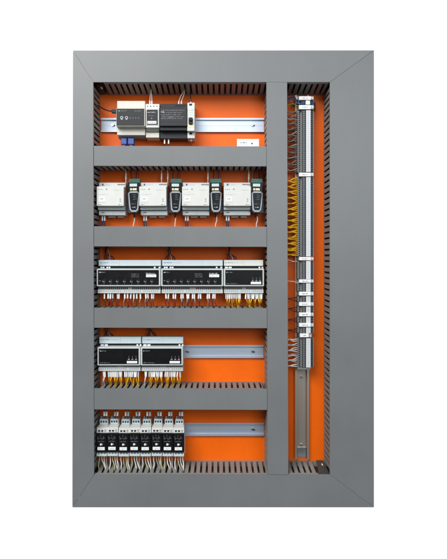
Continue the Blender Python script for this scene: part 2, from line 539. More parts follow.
for i, (x0, x1, lab) in enumerate(((120.8, 126.6, 'left'), (127.8, 133.9, 'right'))):
    q = thing('network_plug', 'blue network plug under the beige gateway, %s one of the pair' % lab, 'plug', W((x0 + x1) / 2, 146, 48), 'blue network plugs under the gateway')
    b = MB(); b.box(x0, 138.0, x1, 144.2, 42, 56, 'blue', 1.0); b.build('plug_body', q)
    b = MB(); b.box(x0 + 1.2, 143.9, x1 - 1.2, 147.5, 45, 53, 'blue', 1.0); b.build('strain_relief', q)
    b = MB(); b.tube([W((x0 + x1) / 2, 146, 49), W((x0 + x1) / 2, 150, 50), W((x0 + x1) / 2, 156, 52)], 2.6, 'blue'); b.build('cable', q)
q = thing('power_lead', 'thin black lead running from the left duct into the gateway side', 'cable', W(93, 98, 60))
b = MB(); b.tube([W(90.5, 95.5, 62), W(95.0, 101.6, 58), W(98.5, 105.8, 52), W(103.5, 108.9, 44), W(108.5, 110.8, 36), W(112.5, 111.2, 28), W(115, 111.0, 26)], 1.5, 'wblack'); b.build('cord', q)
b = MB(); b.box(111.6, 109.4, 116.6, 112.9, 23, 31, 'black', 1.0); b.build('plug', q)
# slim module
r = thing('interface_module', 'slim white module with a small dark label face beside the gateway', 'control module', W(152, 138, 70))
b = MB()
b.box(146.0, 104.2, 159.2, 138.0, 42, 76, 'beige', 0.8)
b.box(145.6, 107.6, 159.2, 127.6, 20, 42.5, 'white', 0.8)
b.build('body', r)
p = MB(); p.box(145.6, 104.0, 159.4, 108.3, 32, 50, 'white', 0.6)
for i in range(4):
    p.disc(147.6 + i * 3.1, 106.3, 31.8, 32.3, 1.5, 'hole', 10)
p.build('terminal_strip', r)
p = MB(); p.box(146.2, 109.0, 158.4, 125.4, 18.6, 20.5, 'pure', 0.4)
p.box(146.6, 109.5, 157.9, 124.9, 18.2, 19, 'dgrey', 0.3)
p.words(147.4, 155.6, 112.6, .8, 18.2, 'print', 4); p.words(149.0, 154.0, 116.0, .8, 18.2, 'printdim', 5)
p.disc(151.6, 118.4, 17.9, 18.3, 1.1, 'print', 10)
p.box(147.3, 121.0, 156.4, 123.7, 17.9, 18.4, 'pure'); p.words(147.7, 156.0, 122.9, .7, 17.85, 'ink', 6)
p.build('front_panel', r)
p = MB(); p.box(145.9, 128.0, 159.2, 130.6, 34, 46, 'beige', 0.5); p.box(147.4, 131.0, 158.0, 132.4, 38, 44, 'midgrey', 0.4); p.box(145.9, 132.8, 159.2, 137.6, 37, 46, 'beige', 0.6)
p.build('lower_terminals', r)
# power supply
r = thing('power_supply', 'dark grey power supply with faint print between slim module and white breaker', 'power supply', W(173, 139, 70))
b = MB()
b.box(160.0, 103.8, 187.2, 138.6, 40, 76, 'dgrey', 1.0)
b.box(159.7, 107.0, 187.0, 126.0, 16, 41, 'dgrey', 1.0)
b.box(160.0, 124.5, 187.0, 130.5, 24, 41, 'dgrey', 1.2)
b.build('body', r)
p = MB()
for k, y in enumerate((110.6, 112.8, 115.0, 117.0, 118.8)):
    p.words(161.0 + (k % 2), 184.5 - 2 * (k % 3), y, .85, 16.0, 'printdim', 10 + k)
p.words(161.0, 164.5, 112.4, 1.3, 15.95, 'print', 9); p.words(169, 174, 117.6, 1.2, 15.95, 'printdim', 8)
p.box(160.2, 121.6, 186.4, 122.0, 15.9, 16.2, 'hole')
p.build('printed_face', r)
p = MB(); p.box(175.0, 104.9, 184.8, 106.4, 39.7, 40.3, 'hole'); p.disc(185.0, 105.6, 39.7, 40.3, 1.5, 'hole', 10); p.build('upper_terminals', r)
p = MB()
for x in (164.3, 168.2): p.disc(x, 133.6, 39.6, 40.4, 1.8, 'hole', 10)
p.box(160.2, 131.0, 187.0, 131.6, 39.7, 40.3, 'hole'); p.build('lower_terminals', r)
# breaker
r = thing('circuit_breaker', 'narrow white circuit breaker with a dark grey toggle at the row end', 'circuit breaker', W(191, 139, 70))
b = MB()
b.box(187.4, 102.6, 194.8, 138.2, 34, 76, 'white', 0.8)
b.box(187.2, 106.6, 194.6, 131.0, 20, 34.5, 'white', 0.8)
b.box(187.9, 124.6, 194.2, 127.4, 19.6, 20.3, 'cream')
b.box(189.2, 103.6, 192.0, 105.6, 33.6, 34.3, 'hole'); b.box(189.4, 132.4, 192.0, 134.6, 33.6, 34.3, 'hole')
b.words(189.2, 193.8, 110.4, 1.0, 19.95, 'greenink', 20); b.words(189.4, 193.0, 112.6, .8, 19.95, 'greenink', 21); b.words(188.5, 193.0, 115.2, .7, 19.95, 'inkdim', 22)
b.build('body', r)
p = MB(); p.box(188.6, 117.2, 192.6, 124.0, 14.5, 20.4, 'dgrey', 1.5); p.box(189.0, 119.2, 192.2, 121.0, 11.5, 15, 'black', 1.0); p.build('toggle', r)
# row 1 wires
for x, x2 in ((149.9, 150.3), (151.9, 151.5)):
    wire([(x, 104.8, 42), (x, 100.0, 42), (x2, 93, 44), (x2, 84, 46), (x2, 76, 48)], 1.0, 'wwhite', 'thin white wire rising out of the slim module', 'white wires above the slim module', sleeve=True, sleeve_len=10, sleeve_r=1.9)
for x, x2 in ((178.6, 183.6), (181.2, 184.8)):
    wire([(x, 105.2, 46), (x + .3, 101.2, 46), (x + 2.2, 96, 48), (x2, 91, 50), (x2 + .8, 82, 52), (x2 + .8, 76, 52)], 1.0, 'wwhite', 'thin white wire slanting up from the dark power supply', 'white wires above the power supply', sleeve=True, sleeve_len=10, sleeve_r=1.9)
wire([(190.8, 103.5, 46), (190.8, 99.0, 46), (190.2, 92, 50), (190.2, 76, 52)], 1.3, 'wblack', 'black wire entering the breaker from above', None, sleeve=True, sleeve_len=4)
for x in (164.6, 168.6):
    wire([(x, 138.4, 48), (x, 145, 48), (x, 152, 50), (x, 158, 52)], 1.2, 'wblack', 'black wire with white sleeve under the dark power supply', 'sleeved wires under the power supply', sleeve=True, sleeve_len=14, sleeve_r=2.1)
wire([(191.2, 137.2, 48), (191.2, 145, 48), (191.6, 152, 50), (191.6, 158, 52)], 1.4, 'wblack', 'black wire with white sleeve under the white breaker', None, sleeve=True, sleeve_len=11, sleeve_r=2.2)
# sticker
b = MB(); b.rbox(X(237.0, 79.6), X(259.0, 79.6), .0796, .0799, Z(149.5, 79.6), Z(139.0, 79.6), 'pure')
b.words(240.0, 247.0, 143.2, 1.5, 79.55, 'ink', 30); b.words(240.0, 249.0, 145.2, .6, 79.55, 'inkdim', 31)
b.box(251.2, 142.9, 252.8, 144.2, 79.4, 79.65, 'ink')
b.words(239.5, 249.0, 147.2, .7, 79.55, 'inkdim', 33)
solo(b, 'type_plate_sticker', 'white printed sticker low on the orange plate under the rail', 'sticker', W(248, 149, 79.6))

# ------------------------------------------------------------------ row 2: four white modules, four adaptors
ORD = ['first', 'second', 'third', 'fourth', 'fifth', 'sixth', 'seventh', 'eighth']
def white_module():
    x0, x1 = 96.5, 123.8
    r = thing('actuator_module', 'placeholder', 'control module', W(110, 216, 70), 'white modules in the second row')
    def bx(mb, a, y0, b_, y1, d0, d1, mat, bev):     # same real width at every depth
        s0 = X(x0, 14); k = X(x1, 14) - s0
        mb.rbox(s0 + a * k, s0 + b_ * k, d0 / 1000, d1 / 1000, Z(y1, d0), Z(y0, d0), mat, bev / 1000)
    b = MB()
    bx(b, 0.0, 183.5, 1.0, 215.5, 47, 76, 'pale', 1.0)
    bx(b, 0.0, 186.4, 1.0, 206.0, 14, 48, 'white', 1.0)
    b.build('body', r)
    p = MB(); bx(p, 0.0, 182.6, 1.0, 187.0, 40, 60, 'pale', 0.8)
    p.box(101.8, 183.7, 103.6, 185.6, 39.8, 40.4, 'blueink'); p.words(104.5, 111, 185.2, .8, 40, 'inkdim', 40)
    for i in range(5): p.box(117.6 + i * 1.5, 184.0, 118.6 + i * 1.5, 185.2, 39.8, 40.4, 'ink')
    p.build('upper_terminals', r)
    p = MB(); bx(p, 0.0, 206.4, 1.0, 209.8, 30, 50, 'pale', 0.8); bx(p, 0.0, 210.6, 1.0, 215.2, 40, 60, 'pale', 0.8)
    p.box(101.6, 212.0, 102.8, 213.0, 39.8, 40.4, 'ink'); p.box(103.2, 212.0, 104.4, 213.0, 39.8, 40.4, 'ink'); p.box(113, 210.8, 113.2, 215.0, 39.8, 40.4, 'inkdim')
    p.build('lower_terminals', r)
    p = MB()
    p.box(98.9, 193.0 + 4.0, 104.6, 200.8, 13.7, 14.2, 'pure'); p.words(99.8, 103.8, 199.2, .9, 13.65, 'ink', 41)
    p.words(97.8, 99.6, 189.8, 1.2, 13.95, 'ink', 42); p.words(99.8, 102.8, 189.7, .9, 13.95, 'ink', 43); p.words(105.8, 107.2, 189.7, 1.2, 13.95, 'ink', 44)
    p.words(113.6, 121.8, 190.3, .6, 13.95, 'inkdim', 45); p.words(97.8, 109, 194.6, .6, 13.95, 'inkdim', 46)
    p.words(97.8, 106, 203.0, .5, 13.95, 'inkdim', 47); p.words(97.8, 102.0, 205.0, .8, 13.95, 'ink', 48); p.words(118.4, 122.4, 205.0, .8, 13.95, 'ink', 49)
    p.box(119.4, 198.4, 121.0, 200.0, 13.8, 14.2, 'inkdim'); p.box(119.4, 200.6, 121.0, 202.0, 13.8, 14.2, 'inkdim')
    p.build('printed_face', r)
    p = MB()
    p.rbox(X(108, 60), X(115, 60), .060, .074, Z(217.6, 60), Z(215.6, 60), 'pale', .0005); p.rbox(X(117.5, 60), X(123.6, 60), .060, .074, Z(217.6, 60), Z(215.6, 60), 'pale', .0005)
    p.build('rail_clip', r)
    return r
def adaptor():
    r = thing('plug_adaptor', 'placeholder', 'adaptor', W(134, 216, 60), 'black and white plug adaptors in the second row')
    def ov(x0, y0, x1, y1, cut, waist):
        return [(x0 + cut, y0), (x1 - cut, y0), (x1, y0 + cut), (x1 - waist * .45, (y0 + y1) * .5 + 3), (x1 - waist, y1 - cut), (x1 - waist - cut, y1), (x0 + waist + cut, y1), (x0 + waist, y1 - cut), (x0 + waist * .45, (y0 + y1) * .5 + 3), (x0, y0 + cut)]
    b = MB(); b.outline(ov(127.7, 190.9, 140.0, 212.6, 2.0, 1.1), 20, 52, 'dgrey', 0.99); b.outline(ov(128.7, 191.7, 139.1, 211.7, 2.0, 1.1), 18.6, 20.2, 'rim', 1.05)
    b.build('housing', r)
    p = MB(); p.outline([(130.0, 192.8), (138.0, 192.8), (138.5, 193.8), (137.0, 208.4), (136.0, 210.0), (131.6, 210.0), (130.7, 208.4), (129.4, 193.8)], 17.6, 19.0, 'black')
    for y in (195.2, 197.2, 199.4): p.words(133.4, 136.8, y, .6, 17.55, 'printdim', int(y))
    p.words(131.4, 136.4, 204.2, .7, 17.55, 'printdim', 51); p.words(132.0, 136.0, 207.6, .9, 17.55, 'print', 52)
    p.build('front_panel', r)
    p = MB(); p.box(128.0, 182.6, 140.2, 191.4, 26, 52, 'black', 1.0); p.build('connector_base', r)
    p = MB(); p.box(130.0, 183.6, 137.4, 186.6, 24.6, 27, 'paleblue', 0.4); p.box(130.4, 188.2, 132.4, 190.4, 24.8, 27, 'cream', 0.3); p.box(132.9, 188.2, 137.0, 190.4, 24.8, 27, 'cream', 0.3)
    p.build('connector_tabs', r)
    p = MB(); p.box(129.2, 178.6, 140.6, 183.2, 36, 56, 'green', 0.8); p.box(138.4, 182.4, 140.8, 186.0, 34, 50, 'green', 0.5)
    for i in range(4): p.disc(130.8 + 2.5 * i, 180.8, 35.5, 36.4, 1.9, 'tblue', 10)
    p.build('terminal_plug', r)
    p = MB(); p.tube([W(134, 211.5, 36), W(134.2, 214, 37), W(134.4, 217.4, 40)], 2.4, 'wblack'); p.build('strain_relief', r)
    return r
mod, ada = white_module(), adaptor()
mx = [96.5, 139.2, 181.9, 223.8]
ax = [128.2, 169.6, 210.3, 251.0]
for i in range(4):
    for src, xs, d, lab, x_ in ((mod, mx, 14, '%s white wiring module from the left in the second row', None), (ada, ax, 20, '%s black and white plug adaptor from the left in the second row', None)):
        o = src if i == 0 else copy_tree(src)
        o['label'] = lab % ORD[i]
        o.location.x = ORIGIN[src.name].x + (xs[i] - xs[0]) * sc_(d)
        if src is ada: o.rotation_euler.y = math.radians((-0.8, 0.7, -0.3, 1.0)[i])
        else: o.rotation_euler.y = math.radians((0.15, -0.25, 0.2, -0.1)[i])
    dx = mx[i] - mx[0]; da = ax[i] - ax[0]
    for k, x in enumerate((102.4, 104.7)):
        wire([(x + dx * .975, 215.0, 52), (x + dx * .975, 221, 52), (x + dx * .975 + J(.3), 226, 52), (x + dx * .975 + J(.6), 236, 54)], 1.7, 'navy' if k or i % 2 == 0 else 'wblack',
             'COL wire with white sleeve under the %s white module' % ORD[i], 'navy wires under the white modules', sleeve=True, sleeve_len=15, sleeve_r=1.9)
    wire([(134.4 + da, 216.6, 40), (134.4 + da + J(.4), 220, 42), (133.6 + da, 224, 44), (133.2 + da + J(.6), 229, 46), (133 + da, 236, 48)], 1.25, 'wwhite',
         'white lead hanging below the %s plug adaptor' % ORD[i], 'white leads under the adaptors')
    xs2 = [(125.8,), (161.4, 167.6), (207.8,), (248.6,)][i]
    for x in xs2:
        wire([(x, 184, 56), (x + .1, 179.5, 54), (x + .2, 173, 54), (x + J(.6), 166, 54), (x + J(.6), 158, 56)], 1.3, 'wwhite',
             'white sleeved wire entering the top of the %s white module' % ORD[i], 'white wires above the white modules', sleeve=True, sleeve_len=16, sleeve_r=2.1, at=1)
    for x, m in ((131.5, 'wblack'), (136.4, 'navy'), (138.6, 'wred')):
        wire([(x + da, 180, 46), (x + da + J(.5), 175, 50), (x + da + J(1.2), 168, 54), (x + da + J(1.5), 158, 56)], 1.1, m,
             'thin COL wire above the green plug of the %s adaptor' % ORD[i], 'dark wires above the adaptors')

# ------------------------------------------------------------------ rows 3 and 4: black faced modules
def black_module(x0, x1, ys, label, dials, seed, strip_dots=26):
    """ys: strip top, strip bottom, face top, face bottom, lower bottom"""
    a, b_, c, e, h = ys
    r = thing('output_module', label, 'control module', W((x0 + x1) / 2, h, 70), 'black faced modules in the middle rows')
    xa, xb = X(x0, 14), X(x1, 14)
    wd = xb - xa
    b = MB()
    b.rbox(xa + .001, xb - .001, .046, .076, Z(h, 46), Z(a, 46), 'pale', .001)
    b.rbox(xa, xb, .0150, .047, Z(e, 15), Z(c, 15), 'pale', .0012)
    b.build('body', r)
    p = MB(); p.rbox(xa + .0008, xb - .0008, .034, .050, Z(b_, 34), Z(a, 34), 'paleblue' if seed != 83 else 'white', .0008)
    s34 = lambda q: CX + (xa + q * wd) / sc_(34)
    wpx = x1 - x0
    p.words(s34(.03), s34(.03) + 8.5, a + 3.1, 1.0, 34, 'blueink', seed); p.words(s34(.03) + 9, s34(.03) + 18, a + 3.0, .8, 34, 'inkdim', seed + 1)
    for q in ([1 / 3, 2 / 3] if wpx > 50 else [.5]):
        p.box(s34(q), a + .2, s34(q) + .22, b_ - .2, 33.85, 34.3, 'inkdim')
    p.build('upper_cover', r)
    p = MB(); p.box(s34(.01), b_ + .1, s34(.985), c + .4, 43, 46.5, 'hole')
    for q in (.03, .065, .125, .16) + ((.88, .955)): 
        p.box(CX + (xa + q * wd) / sc_(38), b_ + .7, CX + (xa + q * wd) / sc_(38) + 1.7, b_ + 2.2, 38, 46, 'pure', .3)
    p.build('upper_plugs', r)
    p = MB()
    p.rbox(xa + .0038, xb - .0042, .0138, .0152, Z(e - 1.5, 14), Z(c + 1.4, 14), 'black', .0004)
    p.words(x0 + 2.6, x0 + 4.4, c + 4.2, 1.0, 13.8, 'print', seed + 2); p.words(x0 + 4.5, x0 + 9, c + 4.1, .9, 13.8, 'printdim', seed + 3)
    if dials:
        p.words(x0 + 2.6, x0 + 4.6, c + 12.5, .9, 13.8, 'printdim', seed + 4)
        for k in range(3):
            p.words(x0 + wpx * .545, x0 + wpx * .67, c + 5.6 + 1.5 * k, .7, 13.8, 'printdim', seed + 5 + k)
    else:
        p.words(x0 + 2.6, x0 + 13.5, e - 2.6, .75, 13.8, 'printdim', seed + 4)
        for k in range(3):
            cx = x1 - 11.4 + 3.6 * k
            p.arc(cx, c + 11.6, 13.65, 13.85, 1.3, 1.9, 20, 160, 'printdim', 6)
            p.box(cx - .15, c + 8.8, cx + .15, c + 10.4, 13.65, 13.85, 'printdim')
            p.box(cx - .9, c + 12.0, cx + .9, c + 12.5, 13.65, 13.85, 'print')
    p.build('front_panel', r)
    p = MB()
    if dials:
        lx0, lx1 = x0 + wpx * .775, x0 + wpx * .935
        p.words(lx0, lx1 - 1, c + 5.2, .9, 13.7, 'print', seed + 9)
        p.box(lx0, c + 5.8, lx1, c + 8.6, 13.3, 14, 'pure', .2); p.words(lx0 + 1, lx1 - 1.4, c + 7.7, .8, 13.25, 'inkdim', seed + 8)
    else:
        lx0, lx1 = x1 - 13.4, x1 - 3.0
        p.box(lx0, e - 4.6, lx1, e - 2.2, 13.3, 14, 'pure', .2)
        for k in range(1, 6): p.box(lx0 + k * 1.7, e - 4.4, lx0 + k * 1.7 + .2, e - 2.4, 13.2, 13.5, 'inkdim')
    p.build('name_label', r)
    for x in dials:
        k = MB(); k.disc(x, c + 12.0, 12.0, 14.0, 3.1, 'dgrey', 18, 3.3)
        k.box(x - .25, c + 11.0, x + .25, c + 12.2, 11.85, 12.1, 'black')
        k.arc(x, c + 12.0, 13.4, 13.85, 3.3, 4.2, 195, 320, 'print', 12)
        k.words(x - .5, x + .6, c + 15.4, .6, 13.8, 'printdim', int(x))
        k.build('dial', r)
    p = MB()
    p.box(s34(.005), e + .1, s34(.99), h - 3.7, 26, 47, 'midgrey', .4)
    n = int(wpx / 2.05)
    for i in range(n):
        if abs(i - n * .5) < 1.2: continue
        x = s34(.02) + i * (s34(.97) - s34(.02)) / n
        p.box(x, e + .9, x + 1.2, h - 4.3, 25.7, 26.4, 'hole')
    p.build('lower_plugs', r)
    p = MB()
    p.rbox(xa + .0008, xb - .0008, .024, .050, Z(h - .3, 24), Z(h - 3.9, 24), 'pale', .0006)
    s36 = lambda q: CX + (xa + q * wd) / sc_(24)
    for i in range(n):
        if n * .36 < i < n * .40 or n * .68 < i < n * .72: continue
        x = s36(.02) + i * (s36(.97) - s36(.02)) / n
        p.box(x + .2, h - 3.2, x + 1.0, h - 2.0, 23.7, 24.3, 'midgrey')
    p.build('lower_cover', r)
    return r
Y3 = (260.0, 266.0, 268.6, 286.4, 293.6)
Y4 = (337.0, 343.6, 347.2, 365.6, 371.4)
black_module(96.4, 160.4, Y3, 'wide black faced module with eight dials, left end of the third row', [104.0, 110.7, 117.4, 124.6, 131.6, 138.4, 145.4, 152.0], 60)
black_module(161.0, 223.2, Y3, 'wide black faced module with eight dials, middle of the third row', [168.2, 174.8, 181.6, 188.4, 195.0, 201.8, 208.8, 215.4], 71)
black_module(223.8, 264.2, Y3, 'narrow black faced module without dials, right end of the third row', [], 83)
black_module(97.2, 140.2, Y4, 'left black faced module of the pair in the fourth row', [], 94)
black_module(140.7, 183.0, Y4, 'right black faced module beside the bare rail in the fourth row', [], 106)

# dark supply wires on top of those modules
def loops(x, y, n, label, group):
    for k in range(n):
        m = ('wblack', 'wblack', 'wred', 'wgrey', 'wbrown')[k % 5]
        a = x - 2.5 + k * 1.7
        wire([(a, y + 1, 54), (a + J(.5), y - 3.5, 50 + 2 * k), (x + J(2.0), y - 8.0, 48 + 3 * k), (x + J(1.2) - .5, y - 14, 52), (x + J(1), y - 22, 56)], 1.15, m, label, group)
for x, y, lab in ((107.2, 261, 'left dial module'), (168.6, 261, 'middle dial module'), (230.0, 261, 'narrow module of the third row'), (107.0, 338.5, 'left module of the fourth row'), (149.5, 338.5, 'right module of the fourth row')):
    loops(x, y, 6, 'thin COL feed wire looping up from the %s' % lab, 'feed wires above the black faced modules')

# outputs below
def drop(x, x2, y0, y1, mat, label, group, d=30, sl=10.5, smat='pure', r=1.25, de=42):
    ym = y0 + (y1 - y0) * .55
    wire([(x, y0, d), (x + J(.35), y0 + 4.3, d + J(2)), (x * .45 + x2 * .55 + J(.6), ym + 1.5, d + J(5)), (x2 + J(.5), y1, de + J(4)), (x2 + J(.3), y1 + 7, de + 2)], r, mat, label, group, sleeve=True, sleeve_len=sl, sleeve_r=2.15, sleeve_mat=smat)
for x in (104.5, 108.3, 110.6, 112.8, 117.4, 119.1, 124.8, 127.6, 131.0, 133.9, 136.7, 140.3, 145.7, 147.9, 151.7, 153.6):
    drop(x, x + J(1.0), 293.2, 306, ('wgrey', 'wmauve', 'wbrown', 'wred')[rnd.randint(0, 3)], 'COL wire with pale sleeve under the left dial module', 'grey output wires under the dial modules', smat='pure' if rnd.random() < .85 else 'paleblue', sl=14)
for x in (165.8, 168.6, 173.3, 175.6, 181.2, 183.0, 187.0, 188.9, 192.6, 194.4, 198.8, 200.5, 207.6, 209.4, 213.2, 215.0):
    drop(x, x + J(1.0), 293.2, 306, ('wgrey', 'wmauve', 'wbrown', 'wred')[rnd.randint(0, 3)], 'COL wire with white sleeve under the middle dial module', 'grey output wires under the dial modules', sl=14)
def yellow_bank(xs, slots, y0, y1, label, group):
    for k, x in enumerate(xs):
        s = min(slots, key=lambda q: abs(q - x))
        drop(x, s + (x - s) * .25, y0, y1, 'yellow' if k % 4 else 'amber', label, group, sl=14.5, r=1.35, smat='pure' if k % 5 else 'paleblue')
yellow_bank([226.0, 228.0, 230.0, 232.0, 234.0, 236.0, 238.0, 240.0, 246.0, 248.0, 250.0, 252.0, 254.0, 256.0, 258.0, 260.0, 261.8], [227.4, 232.6, 238.2, 249.2, 254.8, 260.6], 293.2, 306, 'COL wire with pale sleeve under the narrow third row module', 'yellow output wires')
yellow_bank([108.4, 110.3, 112.2, 114.1, 116.0, 117.9, 119.8, 121.4, 124.8, 126.7, 128.6, 130.5, 132.4, 134.3, 136.2, 138.4], [110.2, 115.4, 120.8, 126.6, 132.6, 138.0], 371.2, 384.6, 'COL wire with pale sleeve under the left fourth row module', 'yellow output wires')
yellow_bank([149.2, 151.1, 153.0, 154.9, 156.8, 158.7, 160.6, 162.0, 165.6, 167.5, 169.4, 171.3, 173.2, 175.1, 177.6, 180.0], [150.8, 156.2, 161.6, 167.4, 173.2, 179.0], 371.2, 384.6, 'COL wire with pale sleeve under the right fourth row module', 'yellow output wires')
for x, lab in ((103.4, 'left'), (104.9, 'left'), (145.2, 'right'), (146.4, 'right')):
    drop(x, x - 1.2 + J(.4), 371.2, 385, 'wpink' if x < 104 else 'wwhite', 'COL wire at the left end of the %s fourth row module' % lab, 'pale wires in the fourth row', sl=14, r=1.5)

# ------------------------------------------------------------------ row 5: eight relays
def relay():
    r = thing('interface_relay', 'placeholder', 'relay', W(101, 456, 70), 'black relays in the bottom row')
    x0, x1 = 96.0, 106.7
    xa, xb = X(x0, 20), X(x1, 20)
    b = MB()
    wx = xb - xa
    ua, ub = xa + .13 * wx, xb - .10 * wx
    b.prism([(Z(y, d), d / 1000) for y, d in [(427.6, 27), (433.2, 25), (433.2, 30), (452.6, 30), (453.2, 76), (427.0, 76)]], xa, xb, 'white')
    b.prism([(Z(y, d), d / 1000) for y, d in [(419.0, 46), (424.4, 46), (424.4, 76), (417.6, 76)]], ua, ub, 'white')
    lo = [(xa, .027, Z(427.6, 27)), (xb, .027, Z(427.6, 27))]
    hi = [(ub, .046, Z(424.4, 46)), (ua, .046, Z(424.4, 46))]
    b.add(lo + hi + [(xa, .06, Z(427.6, 27)), (xb, .06, Z(427.6, 27)), (ub, .06, Z(424.4, 46)), (ua, .06, Z(424.4, 46))],
          [(0, 1, 2, 3), (7, 6, 5, 4), (0, 4, 5, 1), (1, 5, 6, 2), (2, 6, 7, 3), (3, 7, 4, 0)], 'white')
    b.build('socket', r)
    k = MB()
    q45 = lambda q: CX + (xa + q * (xb - xa)) / sc_(46)
    q26 = lambda q: CX + (xa + q * (xb - xa)) / sc_(26)
    for q in (.20, .43, .66):
        k.box(q45(q), 420.9, q45(q) + 1.5, 422.6, 44.4, 46.4, 'hole')
    for q in (.14, .43):
        k.box(q26(q), 430.2, q26(q) + 1.9, 431.8, 24.9, 27, 'hole')
    k.box(q26(.72), 429.6, q26(.72) + 1.8, 432.0, 25.2, 27, 'inkdim')
    k.build('terminal_openings', r)
    k = MB(); k.prism([(Z(418.6, 48), .0448), (Z(424.0, 46), .0448), (Z(424.0, 46), .050), (Z(418.6, 48), .050)], ua + .0002, ub - .0002, 'paleblue')
    for q in (.17, .42, .67):
        k.rbox(xa + q * (xb - xa), xa + (q + .17) * (xb - xa), .050, .056, Z(418.8, 50), Z(416.0, 50), 'midgrey', .0005)
    k.build('upper_terminals', r)
    # keep openings in front of the strip
    k = MB()
    k.box(x0 + .1, 433.5, x1 - .1, 452.4, 18, 31, 'black', .8)
    k.build('relay_body', r)
    k = MB()
    for (a, y) in ((1.2, 436.6), (4.2, 436.0), (7.0, 436.8), (1.6, 439.6), (5.2, 440.2), (7.2, 439.2)):
        k.arc(x0 + a + .6, y, 17.8, 18.05, 1.6, 2.0, rnd.randint(0, 90), rnd.randint(150, 330), 'printdim', 6)
    k.words(x0 + 1.2, x0 + 8.8, 438.4, .6, 18, 'printdim', 120); k.words(x0 + 1.6, x0 + 8.6, 441.8, .6, 18, 'printdim', 121)
    k.build('print', r)
    k = MB(); k.disc(x0 + 4.6, 444.7, 15.0, 18.2, 2.2, 'pure', 12, 2.6); k.disc(x0 + 6.0, 444.5, 16.0, 18.2, 1.8, 'midgrey', 10)
    k.build('test_button', r)
    k = MB(); k.box(x0 + 1.2, 447.2, x0 + 8.6, 450.3, 16.6, 18.3, 'pure', .4); k.words(x0 + 3.2, x0 + 7.0, 449.2, .8, 16.55, 'inkdim', 122); k.build('label_tag', r)
    k = MB(); k.rbox(xa + .0003, xb - .0003, .0225, .040, Z(456.2, 24), Z(454.0, 24), 'paleblue', .0006)
    for q in (.02, .30, .58, .86):
        k.rbox(xa + q * (xb - xa) + .0002, xa + (q + .13) * (xb - xa), .0228, .038, Z(454.3, 24), Z(452.7, 24), 'paleblue', .0004)
    k.build('lower_terminals', r)
    return r
rel = relay()
for i in range(8):
    o = rel if i == 0 else copy_tree(rel)
    o['label'] = '%s black relay from the left on a white socket, bottom row' % ORD[i]
    dx = 11.05 * i
    o.location.x = ORIGIN[rel.name].x + dx * sc_(20)
    o.rotation_euler.y = math.radians((0.2, -0.3, 0.35, -0.1, -0.35, 0.25, 0.1, -0.25)[i])
    o.location.z += (0, .0004, -.0003, .0002, -.0002, .0005, 0, -.0004)[i]
    k45, k30 = sc_(20) / sc_(50), sc_(20) / sc_(38)
    def at(x, k): return CX + (x + dx - CX) * k
    for j, q in enumerate((5.6, 8.2)):
        x = at(96 + q, k45)
        m = ('wwhite', 'navy')[(i + j) % 2] if i else 'wwhite'
        wire([(x, 418.4, 34), (x + J(.2), 415.8, 32), (x + J(.3), 411, 31), (x + J(.5), 402, 34)], 1.3, 'wblack' if j == 0 else 'navy',
             'COL wire with pale sleeve above the %s relay' % ORD[i], 'sleeved wires above the relays', sleeve=True, sleeve_len=11.5, sleeve_r=2.5, sleeve_mat='pure' if m == 'wwhite' else 'paleblue', at=1)
    cols = [('weary', 'wwhite', 'wwhite', 'wgrey'), ('wwhite', 'weary', 'wwhite', 'wwhite'), ('wwhite', 'wgrey', 'weary', 'wwhite')][i % 3]
    for j, q in enumerate((1.6, 4.2, 6.6, 8.8)):
        x = at(96 + q, k30)
        e = x + (1.8, 4.6, 4.0, 1.6)[j] * (0.4 + .5 * rnd.random()) - (1.5 if j == 0 else 0)
        wire([(x, 455.4, 40), (x + J(.3), 459.5, 39), (x * .6 + e * .4 + J(.6), 464, 36 + J(4)), (e, 469.5, 34 + J(6)), (e + J(.8), 479, 36)], 1.35, cols[j],
             'thin %s wire curving down from the %s relay' % ({'weary': 'yellowish', 'wwhite': 'white', 'wgrey': 'grey'}[cols[j]], ORD[i]), 'wires under the relays')

# ------------------------------------------------------------------ right column: terminals
TD = 34.0
PT = 2.035
def term_block():
    mb = MB()
    def t(x0, x1, d0, d1, mat, y0=-.96, y1=.96):
        mb.rbox(X(x0, TD), X(x1, TD), d0 / 1000, d1 / 1000, (-y1) * sc_(TD), (-y0) * sc_(TD), mat)
    t(297.6, 301.3, 42, 70, 'termgrey'); t(310.2, 313.9, 42, 70, 'termgrey')
    t(301.3, 305.4, 34, 66, 'termgrey'); t(305.4, 310.2, 33, 66, 'termgrey')
    t(298.6, 300.3, 41.4, 42.3, 'hole', -.6, .6); t(310.6, 313.1, 41.4, 42.3, 'hole', -.66, .66)
    t(300.7, 301.1, 41.0, 42.3, 'pale', -.4, .4)
    t(301.8, 302.9, 33.4, 34.3, 'hole', -.9, .9); t(303.9, 305.1, 33.4, 34.3, 'hole', -.9, .9); t(303.2, 303.7, 33.2, 34.3, 'pale', -.3, .3)
    return mb
o_term = None
def put_term(y, label, blue=False):
    global o_term
    loc = W(306.2, y, TD)
    if o_term is None:
        mb = term_block()
        mb.v = [p - Vector((X(305.7, TD), loc.y, 0)) for p in mb.v]
        o_term = mb.build('terminal_block')
        k = MB()
        k.rbox(X(305.6, TD) - X(305.7, TD), X(310.0, TD) - X(305.7, TD), .0322 - loc.y, .0332 - loc.y, -.00248, .00248, 'tag')
        k.rbox(X(307.2, TD) - X(305.7, TD), X(308.4, TD) - X(305.7, TD), .0320 - loc.y, .0325 - loc.y, -.0005, .0004, 'inkdim')
        k.build('marker_tag', o_term)
        o = o_term
    else:
        o = copy_tree(o_term)
    o.location = loc
    return tag(o, label, 'terminal', 'terminal blocks of the upright column')
